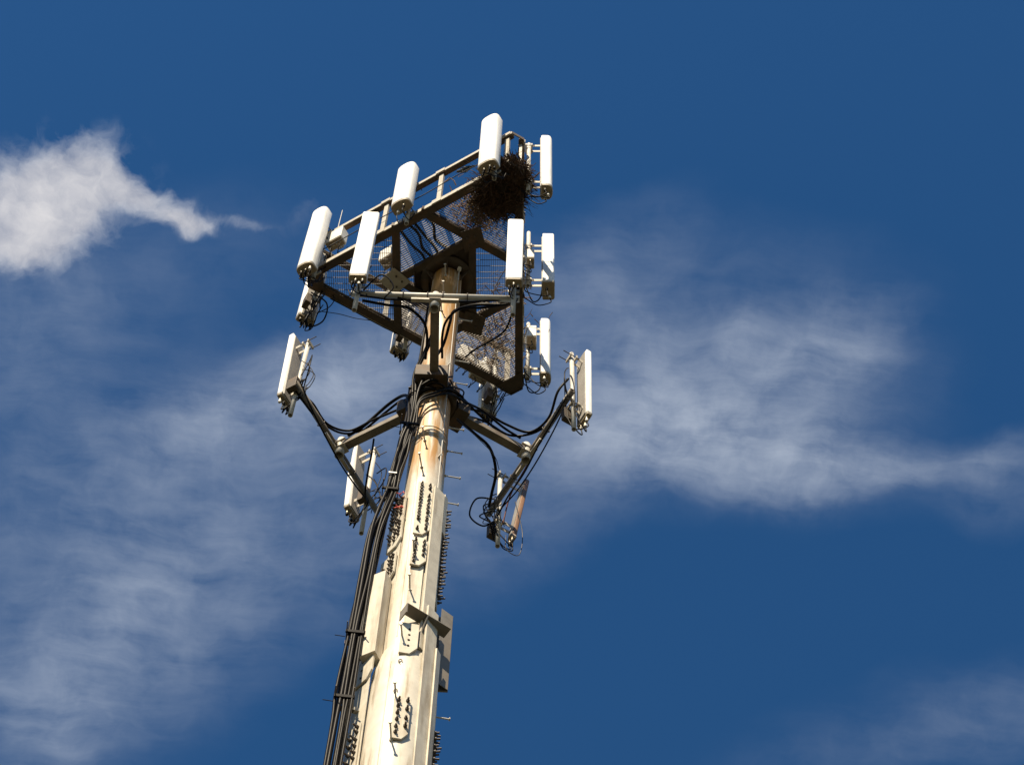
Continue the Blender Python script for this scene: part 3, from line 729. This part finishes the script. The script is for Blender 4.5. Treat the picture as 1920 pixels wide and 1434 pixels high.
stand = radio(Vector((-.93, -.02, ZP+.38)), -130, (.2, .25, .40), 'pale radio box standing on the deck behind the grating, left of the pole', fins=False)
MB().pipe((-.13, 0, -.33), (-.13, 0, .5), .03, .006, 12).build('stand_pipe', M['pipe'], stand)
MB().box((-.13, 0, -.33), (.16, .16, .012)).build('foot_plate', M['galv'], stand)
radio(pol(AZF, INR+.08, ZP+.1, -1.25), AZF+180, (.16, .30, .5), 'pale radio box inside the far corner, seen through the grating')
radio(pol(AZF, INR-.02, ZP+.2, -.95), AZF+180, (.15, .24, .44), 'second pale radio box on the far edge, seen through the grating right of the pole')

# whip aerial
wh = empty('whip_aerial', pol(AZN, INR-.03, ZP+HR, -1.42)); tag(wh, 'thin upright whip rod above the near rail at left', 'aerial')
MB().cyl((0, 0, .04), (0, 0, .95), .008, 8, .006).build('rod', M['pipe'], wh)
MB().cyl((0, 0, -.1), (0, 0, .1), .018, 10).build('base', M['galv'], wh)

# ------------------------------------------------------------------ main cable bundle
BG = 'black coaxial cables of the main bundle'
BLAB = 'thick black coaxial cable in the bundle down the left side of the pole'
backbone = [(0, (-.74, -.20)), (12, (-.66, -.20)), (18.6, (-.575, -.20)), (21.2, (-.55, -.20)), (23.25, (-.505, -.20)), (24.35, (-.395, -.20)), (25.3, (-.33, -.22)), (26.2, (-.27, -.24))]
tops = {
 0: [(-.34, -.06, 27.0), (-.42, .12, 27.62), (-.62, .36, 27.72), (-.92, .62, 27.55), (-1.12, .74, 27.42)],
 1: [(-.33, -.10, 27.1), (-.40, .08, 27.70), (-.60, .30, 27.84), (-.9, .56, 27.62), (-1.10, .68, 27.50)],
 2: [(-.28, -.22, 26.9), (-.30, -.34, 27.5), (-.20, -.52, 27.86), (-.12, -.82, 27.95), (-.16, -1.15, 27.80), (-.34, -1.36, 27.55), (-.70, -1.40, 27.45)],
 3: [(-.25, -.26, 26.9), (-.26, -.38, 27.5), (-.17, -.56, 27.80), (-.09, -.85, 27.88), (-.12, -1.18, 27.74), (-.28, -1.38, 27.50), (-.62, -1.44, 27.42)],
 4: [(-.18, -.32, 26.75), (.02, -.33, 27.02), (.20, -.30, 27.22), (.38, -.06, 27.5), (.62, .20, 27.62), (.95, .40, 27.52), (1.18, .50, 27.45)],
 5: [(-.18, -.33, 26.65), (.02, -.34, 26.90), (.22, -.29, 27.10), (.42, -.05, 27.42), (.66, .16, 27.66), (.98, .35, 27.60), (1.22, .44, 27.52)],
 6: [(-.30, -.10, 27.2), (-.27, -.02, 28.2), (-.25, .06, 29.6), (-.24, .06, 31.2), (-.26, .05, 31.75)],
 7: [(-.31, -.04, 27.2), (-.27, .04, 28.2), (-.24, .10, 29.6), (-.22, .12, 31.2), (-.24, .12, 31.75)],
 8: [(-.30, .02, 27.2), (-.26, .10, 28.2), (-.22, .16, 29.6), (-.20, .17, 31.2), (-.2, .2, 31.75)],
 9: [(-.27, .08, 27.2), (-.22, .17, 28.2), (-.18, .21, 29.6), (-.16, .21, 31.2), (-.16, .24, 31.75)],
 10: [(-.22, -.34, 26.9), (-.10, -.44, 27.6), (.04, -.62, 27.9), (.10, -.95, 27.95), (.14, -1.2, 27.75), (.40, -1.40, 27.55), (.72, -1.48, 27.46)],
}
for i in range(11):
    row, col_ = divmod(i, 6); rnd = random.Random(40+i)
    pts = []
    bb = []
    for (za, a_), (zb_, b__) in zip(backbone, backbone[1:]):
        k = 2 if za >= 18 else 1
        bb += [(za+(zb_-za)*t/k, (a_[0]+(b__[0]-a_[0])*t/k, a_[1]+(b__[1]-a_[1])*t/k)) for t in range(k)]
    bb.append(backbone[-1])
    for (z, (x, y)) in bb:
        w_ = 1.0 if z < 23.5 else .8
        pts.append((x + (col_-2.5+(.45*math.sin(z*.9+i*1.9) if z > 17 else 0))*.030*w_ + row*.02 + rnd.uniform(-.012, .012), y + row*.05 - .014*(col_ % 2) + rnd.uniform(-.016, .016), z))
    pts += tops[i]
    o = MB().tube(spline(pts, 7), rnd.choice((.017, .020, .0225)), 9).build('coaxial_cable', M['cable']); tag(o, BLAB, 'cable', BG)
def hanger(z, c, w_, label):
    root = empty('cable_hanger', (c[0], c[1], z)); tag(root, label, 'cable clamp')
    MB().box((0, -.05, 0), (w_, .022, .05)).build('front_bar', M['cable'], root, .004)
    MB().box((0, .095, 0), (w_, .03, .07)).build('rear_bar', M['galv_dark'], root, .004)
    for s in (-1, 1): MB().cyl((s*(w_/2-.012), -.17, .0), (s*(w_/2-.012), .12, 0), .006, 6).build('clamp_rod', M['bolt'], root)
    MB().cyl((-w_/2-.11, .02, .01), (-w_/2, .02, .0), .005, 6).build('cut_tie', M['cable'], root)
    MB().beam((w_/2-.03, .095, 0), (w_/2+.10, .12, 0), .05, .05).build('standoff_arm', M['galv'], root)
hanger(24.35, (-.40, -.185), .21, 'black clamp on the cable bundle level with the lower left panel')
hanger(21.0, (-.552, -.185), .21, 'upper of two black clamps on the lower stretch of the cable bundle')
hanger(19.75, (-.563, -.185), .21, 'lower of two black clamps on the lower stretch of the cable bundle')
hanger(26.1, (-.27, -.23), .25, 'black clamp gathering the bundle just below the arms')
tp = MB().pipe((-.44, -.215, 24.75-.03), (-.415, -.215, 24.75), .03, .004); 
sb = empty('standoff_bracket', (-.46, -.02, 20.98)); tag(sb, 'dark boxy bracket holding the cable bundle off the pole plates', 'bracket')
MB().poly([(-.12, -.17, .0), (.16, -.17, .0), (.16, .16, .0), (-.12, .16, .0)], (0, 0, 1), .014).build('top_plate', M['steel_shade'], sb, .002)
MB().poly([(.06, -.17, -.26), (.06, .16, -.26), (.06, .16, 0), (.06, -.17, 0)], (1, 0, 0), .012).build('web_plate', M['steel_shade'], sb)
MB().poly([(-.12, .148, -.26), (.06, .148, -.26), (.06, .148, 0), (-.12, .148, 0)], (0, 1, 0), .012).build('rear_plate', M['steel_shade'], sb)
# white and red tape marks
tm = MB(); tm.box((-.40, -.262, 24.72), (.10, .006, .03)); tag(tm.build('marking_tape', M['white_tag']), 'white tape band round the cable bundle', 'tape')
for i, (x, y, z) in enumerate(((-.285, -.20, 24.25), (-.268, -.225, 23.92))):
    mb = MB(); rnd = random.Random(i)
    for k in range(5):
        c = Vector((x, y, z)) + Vector((rnd.uniform(-.03, .03), rnd.uniform(-.02, .02), rnd.uniform(-.04, .04)))
        mb.tube([c, c + Vector((rnd.uniform(-.04, .04), -.02, rnd.uniform(-.05, .05))), c + Vector((rnd.uniform(-.06, .06), -.03, rnd.uniform(-.06, .02)))], .005, 5)
    tag(mb.build('warning_ribbon', M['red_tape']), ['frayed red ribbon on the cable clamp at the pole, upper one', 'frayed red ribbon on the edge of the left plate, lower one'][i], 'ribbon')

# ------------------------------------------------------------------ loose cables on the arms and platform
def cable(pts, r_, label, m_='cable', sub=8):
    o = MB().tube(spline(pts, sub), r_, 7).build('jumper_cable', M[m_]); return tag(o, label, 'cable', 'loose black jumper cables')
def A_(az, r, tau, z): return tuple(pol(az, r, ZT+z, tau))
# left arm
cable([A_(T2, .55, .06, .18), A_(T2, .9, .09, .16), A_(T2, 1.25, .12, .12), A_(T2, 1.46, .35, .12), A_(T2, 1.47, .7, .10), A_(T2, 1.5, .92, .0)], .017, 'cable along the top of the left arm and up to its outer panel')
cable([A_(T2, .5, -.02, .22), A_(T2, .95, .0, .18), A_(T2, 1.32, .12, .10), A_(T2, 1.5, .45, .05), A_(T2, 1.52, .86, -.05), A_(T2, 1.58, 1.0, .1)], .015, 'second cable hugging the left arm to its outer panel')
cable([A_(T2, 1.45, 1.0, .05), A_(T2, 1.42, .75, -.22), A_(T2, 1.45, .35, -.25), A_(T2, 1.47, -.1, -.28), A_(T2, 1.50, -.55, -.15), A_(T2, 1.5, -.85, -.05)], .012, 'thin cable sagging under the whole left cross pipe')
cable([A_(T2, .98, -.1, .0), A_(T2, 1.15, -.32, .10), A_(T2, 1.32, -.52, -.02), A_(T2, 1.46, -.72, -.14), A_(T2, 1.52, -.9, .0)], .014, 'cable bowing from the left arm to the inner panel')
cable([A_(T2, 1.47, .95, .1), A_(T2, 1.3, 1.12, .3), A_(T2, 1.32, 1.1, .75), A_(T2, 1.45, .98, .95), A_(T2, 1.52, 1.0, .5)], .009, 'thin loop of cable behind the outer left panel')
cable([A_(T2, 1.47, -.93, .2), A_(T2, 1.28, -.85, .35), A_(T2, 1.3, -.88, .8), A_(T2, 1.5, -.95, .95)], .009, 'thin loop of cable behind the inner left panel')
# tangle wrapped round the collar
rt = random.Random(77)
for i in range(7):
    a0 = rt.uniform(-175, -140); a1 = a0 + rt.uniform(70, 150); z0_ = rt.uniform(-.55, -.1); z1_ = rt.uniform(-.15, .35); r_ = rt.uniform(.30, .40)
    pts = [tuple(pol(a0 + (a1-a0)*t, r_ + .05*math.sin(t*9+i), ZT + z0_ + (z1_-z0_)*t + .08*math.sin(t*7+i*2))) for t in (0, .2, .4, .6, .8, 1)]
    o = MB().tube(spline(pts, 6), rt.choice((.011, .014, .018)), 7).build('wrapped_cable', M['cable'])
    tag(o, 'black cable wrapped across the pole front just below the collar', 'cable', 'cables tangled round the collar')
# right arm
cable([A_(T3, .5, -.06, .24), A_(T3, .75, -.10, .30), A_(T3, 1.05, -.14, .20), A_(T3, 1.35, -.25, .10), A_(T3, 1.46, -.55, .12), A_(T3, 1.42, -.85, .35), A_(T3, 1.5, -1.0, .6)], .018, 'cable swooping over the right arm up to its outer panel')
cable([A_(T3, .48, .04, .20), A_(T3, .8, -.02, .22), A_(T3, 1.15, -.05, .14), A_(T3, 1.40, -.28, .08), A_(T3, 1.5, -.62, .03), A_(T3, 1.5, -.95, .1)], .016, 'second cable along the right arm to its outer panel')
cable([A_(T3, .35, -.05, -.25), A_(T3, .65, .02, -.22), A_(T3, .95, .12, -.18), A_(T3, 1.18, .35, -.24), A_(T3, 1.28, .62, -.34), A_(T3, 1.36, .82, -.30), A_(T3, 1.45, .9, .0)], .021, 'thick cable curving below the right arm to the tan panel')
cable([A_(T3, .32, -.08, -.30), A_(T3, .7, .0, -.36), A_(T3, 1.0, .08, -.42), A_(T3, 1.15, .2, -.48)], .005, 'hair thin wire drooping under the right arm', 'cable_thin')
cable([A_(T3, 1.47, -1.0, .0), A_(T3, 1.44, -.7, -.24), A_(T3, 1.46, -.3, -.26), A_(T3, 1.5, .15, -.30), A_(T3, 1.52, .6, -.22), A_(T3, 1.55, .95, -.25)], .012, 'cable sagging under the whole right cross pipe')
cable([A_(T3, 1.5, -.92, -.1), A_(T3, 1.5, -.6, -.34), A_(T3, 1.54, -.1, -.36), A_(T3, 1.56, .4, -.3), A_(T3, 1.54, .8, -.2)], .010, 'lower of two cables sagging under the right cross pipe')
cable([A_(T3, 1.47, -.55, .1), A_(T3, 1.52, -.2, .02), A_(T3, 1.55, .2, -.02), A_(T3, 1.57, .62, -.1), A_(T3, 1.6, .85, -.5)], .010, 'reddish cable along the right cross pipe', 'cable_red')
cable([A_(T3, 1.44, .85, .05), A_(T3, 1.25, 1.0, .1), A_(T3, 1.22, 1.1, -.25), A_(T3, 1.4, 1.05, -.45), A_(T3, 1.55, .95, -.3)], .012, 'loop of cable at the end of the right cross pipe near the tan panel')
cable([A_(T3, 1.68, .9, -.68), A_(T3, 1.72, .95, -.95), A_(T3, 1.9, .92, -.98), A_(T3, 1.92, .88, -.4), A_(T3, 1.75, .8, .2)], .006, 'thin loop dangling below the tan panel', 'cable_thin')
# near arm
cable([A_(T1, 1.42, .95, .05), A_(T1, 1.40, .6, -.06), A_(T1, 1.38, .34, -.05), A_(T1, 1.2, .16, -.02), A_(T1, .95, .10, .05), A_(T1, .6, .10, .1)], .017, 'cable sweeping from the near cross pipe down the right of its arm')
cable([A_(T1, 1.42, -.95, .02), A_(T1, 1.40, -.62, -.06), A_(T1, 1.38, -.36, -.08), A_(T1, 1.2, -.16, -.06), A_(T1, .95, -.10, .0), A_(T1, .6, -.12, .05)], .019, 'cable sweeping from the near cross pipe down the left of its arm')
cable([A_(T1, 1.5, -1.0, .0), A_(T1, 1.47, -.6, -.03), A_(T1, 1.47, -.1, -.02), A_(T1, 1.47, .4, -.04), A_(T1, 1.5, 1.0, .02)], .013, 'cable strapped along the near cross pipe')
cable([A_(T1, 1.52, -.95, .12), A_(T1, 1.7, -.72, .25), A_(T1, 1.62, -.55, .05), A_(T1, 1.5, -.66, -.1), A_(T1, 1.46, -.5, -.02)], .011, 'slack loop of cable at the left end of the near cross pipe')
cable([A_(T1, 1.56, 1.02, -.55), A_(T1, 1.3, .9, -.62), A_(T1, 1.0, .55, -.5), A_(T1, .8, .42, -.3)], .013, 'cable hanging from the right open pipe back toward the pole')
# platform cables
for i, (a0, wob) in enumerate(((.535, .02), (.50, -.015), (.47, .01), (.44, -.02))):
    pts = [bary(a0, 1-a0, 0, ZP+.07), bary(a0-.03+wob, 1-a0-.07, .10-wob, ZP+.055), bary(a0-.07, 1-a0-.10+wob, .17-wob, ZP+.055), bary(a0-.10+wob, 1-a0-.14, .24-wob, ZP+.06)]
    cable([tuple(p) for p in pts], .022, ['first', 'second', 'third', 'fourth'][i] + ' from the right of four dark cables lying across the grating inside the near edge')
def Pn(az, off, tau, z): return tuple(pol(az, INR+off, ZP+z, tau))
cable([Pn(AZN, .04, -1.55, .55), Pn(AZN, .02, -1.0, .62), Pn(AZN, .03, -.4, .58), Pn(AZN, .02, .3, .60), Pn(AZN, .03, .9, .62), Pn(AZN, .02, 1.5, .55)], .008, 'thin cable strung between the two near rails', 'cable_thin')
cable([Pn(AZF, .1, 1.5, -.5), Pn(AZF, -.1, 1.25, -.72), Pn(AZF, -.12, 1.0, -.62), Pn(AZF, -.05, .8, -.3), Pn(AZF, 0, .7, -.1)], .006, 'thin wire looping below the far beam at left', 'cable_thin')
cable([Pn(AZF, .05, 1.7, -.1), Pn(AZF, -.05, 1.45, -.45), Pn(AZF, .1, 1.4, -.75), Pn(AZF, .25, 1.55, -.85), Pn(AZF, .22, 1.65, -.6)], .012, 'cable coil below the left corner of the platform')
cable([Pn(AZF, .0, 1.4, -.08), Pn(AZF, -.04, 1.0, -.18), Pn(AZF, -.05, .6, -.22), Pn(AZF, -.02, .2, -.12)], .009, 'cable slung under the far beam at left')
cable([Pn(AZR, .05, .1, -.1), Pn(AZR, .15, .2, -.4), Pn(AZR, .26, .1, -.5), Pn(AZR, .3, -.02, -.25)], .010, 'cable loop at the foot of the middle right panel')
cable([Pn(AZR, .03, 1.6, -.05), Pn(AZR, .1, 1.72, -.35), Pn(AZR, .25, 1.66, -.42), Pn(AZR, .3, 1.56, -.1)], .010, 'cable loop at the foot of the lower right panel')

# ------------------------------------------------------------------ twig nest in the corner over the near rail
nc = Vector((.68, -1.56, ZP+.03)); rn = random.Random(3)
nest = empty('twig_nest', nc); tag(nest, 'big dark twig nest heaped in the top corner of the platform', 'nest')
dirA = (cA - Vector((nc.x, nc.y, 0))).normalized(); dirT = Vector((-dirA.y, dirA.x, 0))
mb = MB(); rings_ = []
prof_ = [(-.10, .08), (-.07, .18), (-.02, .24), (.04, .26), (.07, .22), (.09, .15), (.10, .05)]
for z, r_ in prof_:
    ring_ = []
    for k in range(28):
        q = 2*math.pi*k/28; rr = r_*(1 + .22*math.sin(3*q+z*9) + rn.uniform(-.12, .12))
        ring_.append(dirA*(rr*1.15*math.cos(q)) + dirT*(rr*.95*math.sin(q)) + Vector((0, 0, z + rn.uniform(-.02, .02))))
    rings_.append(ring_)
mb.rings(rings_, smooth=False); mb.build('nest_core', M['twig_core'], nest)
mb = MB()
def twig(mb, c, d, l, r_):
    d = d.normalized(); bend = Vector((rn.uniform(-1, 1), rn.uniform(-1, 1), rn.uniform(-1, 1)))*l*.10
    mb.tube([c - d*l/2, c + bend, c + d*l/2], [r_, r_*.85, r_*.4], 4, False)
for i in range(2100):
    q = rn.uniform(0, 2*math.pi); zr = rn.triangular(-.20, .15, -.02); k = 1 - (zr/.30)**2*.6
    rr = max(.05, k)*(.265*math.sqrt(rn.uniform(.25, 1.8)))
    c = dirA*(rr*1.35*math.cos(q)) + dirT*(rr*1.0*math.sin(q)) + Vector((0, 0, zr))
    tdir = dirA*(-math.sin(q)) + dirT*math.cos(q)
    d = tdir*rn.uniform(.3, 1) + Vector((rn.uniform(-.7, .7), rn.uniform(-.7, .7), rn.uniform(-.6, .45)))
    twig(mb, c, d, rn.uniform(.10, .46), rn.choice((.003, .004, .005, .007, .011)))
o = mb.build('twigs', M['twig'], nest); o['kind'] = 'stuff'
mb = MB()
for i in range(420):                              # longer stalks hanging out of the heap
    q = rn.uniform(0, 2*math.pi); c = dirA*(rn.uniform(.2, .5)*math.cos(q)) + dirT*(rn.uniform(.2, .5)*math.sin(q)) + Vector((0, 0, rn.uniform(-.22, .12)))
    d = dirA*math.cos(q) + dirT*math.sin(q) + Vector((rn.uniform(-.4, .4), rn.uniform(-.4, .4), rn.uniform(-1.0, .3)))
    twig(mb, c, d, rn.uniform(.2, .45), .0035)
o = mb.build('loose_stalks', M['twig'], nest); o['kind'] = 'stuff'
# litter caught on the deck
db = empty('deck_litter', Vector((.35, -1.15, ZP+.04))); tag(db, 'reddish and straw coloured litter lying on the grating below the nest', 'litter')
mb = MB()
for i in range(520):
    c = Vector((rn.gauss(0, .16), rn.gauss(0, .20), rn.uniform(.0, .09)))
    twig(mb, c, Vector((rn.uniform(-1, 1), rn.uniform(-1, 1), rn.uniform(-.3, .3))), rn.uniform(.06, .2), rn.uniform(.004, .010))
o = mb.build('straw', M['debris'], db); o['kind'] = 'stuff'
db2 = empty('leaf_litter', Vector((.75, .75, ZP+.04))); tag(db2, 'scattered straw lying on the grating right of the pole', 'litter')
mb = MB()
for i in range(420):
    c = Vector((rn.gauss(0, .28), rn.gauss(0, .45), rn.uniform(.0, .05)))
    if c.length > .95: continue
    twig(mb, c, Vector((rn.uniform(-1, 1), rn.uniform(-1, 1), rn.uniform(-.2, .2))), rn.uniform(.06, .24), rn.uniform(.004, .009))
o = mb.build('straw', M['debris'], db2); o['kind'] = 'stuff'

# small bird on the strung cable
bc = Vector(Pn(AZN, .03, .95, .64)); bird = empty('small_bird', bc, R(150)); tag(bird, 'small dark bird perched on the cable left of the nest', 'bird')
spec = [(-.20, .006, .010), (-.12, .012, .022), (-.07, .028, .010), (-.03, .036, 0), (.01, .038, .004), (.045, .030, .022), (.062, .022, .038), (.082, .024, .050), (.100, .018, .052), (.110, .006, .050), (.135, .001, .046)]
rings_ = []
for x, r_, dz in spec:
    w_ = r_*(1.6 if x < -.1 else 1)
    rings_.append([Vector((x, w_*math.cos(q), .055+dz+r_*(.5 if x < -.1 else 1)*math.sin(q))) for q in [2*math.pi*k/12 for k in range(12)]])
MB().rings(rings_).build('body', M['feather'], bird)
for s in (-1, 1):
    MB().poly([(.03, s*.037, .075), (-.04, s*.040, .085), (-.13, s*.018, .075), (-.03, s*.041, .045)], (0, s, 0), .006).build('wing', M['feather'], bird)
    MB().cyl((0, s*.014, -.005), (0, s*.014, .03), .003, 5).build('leg', M['bolt'], bird)
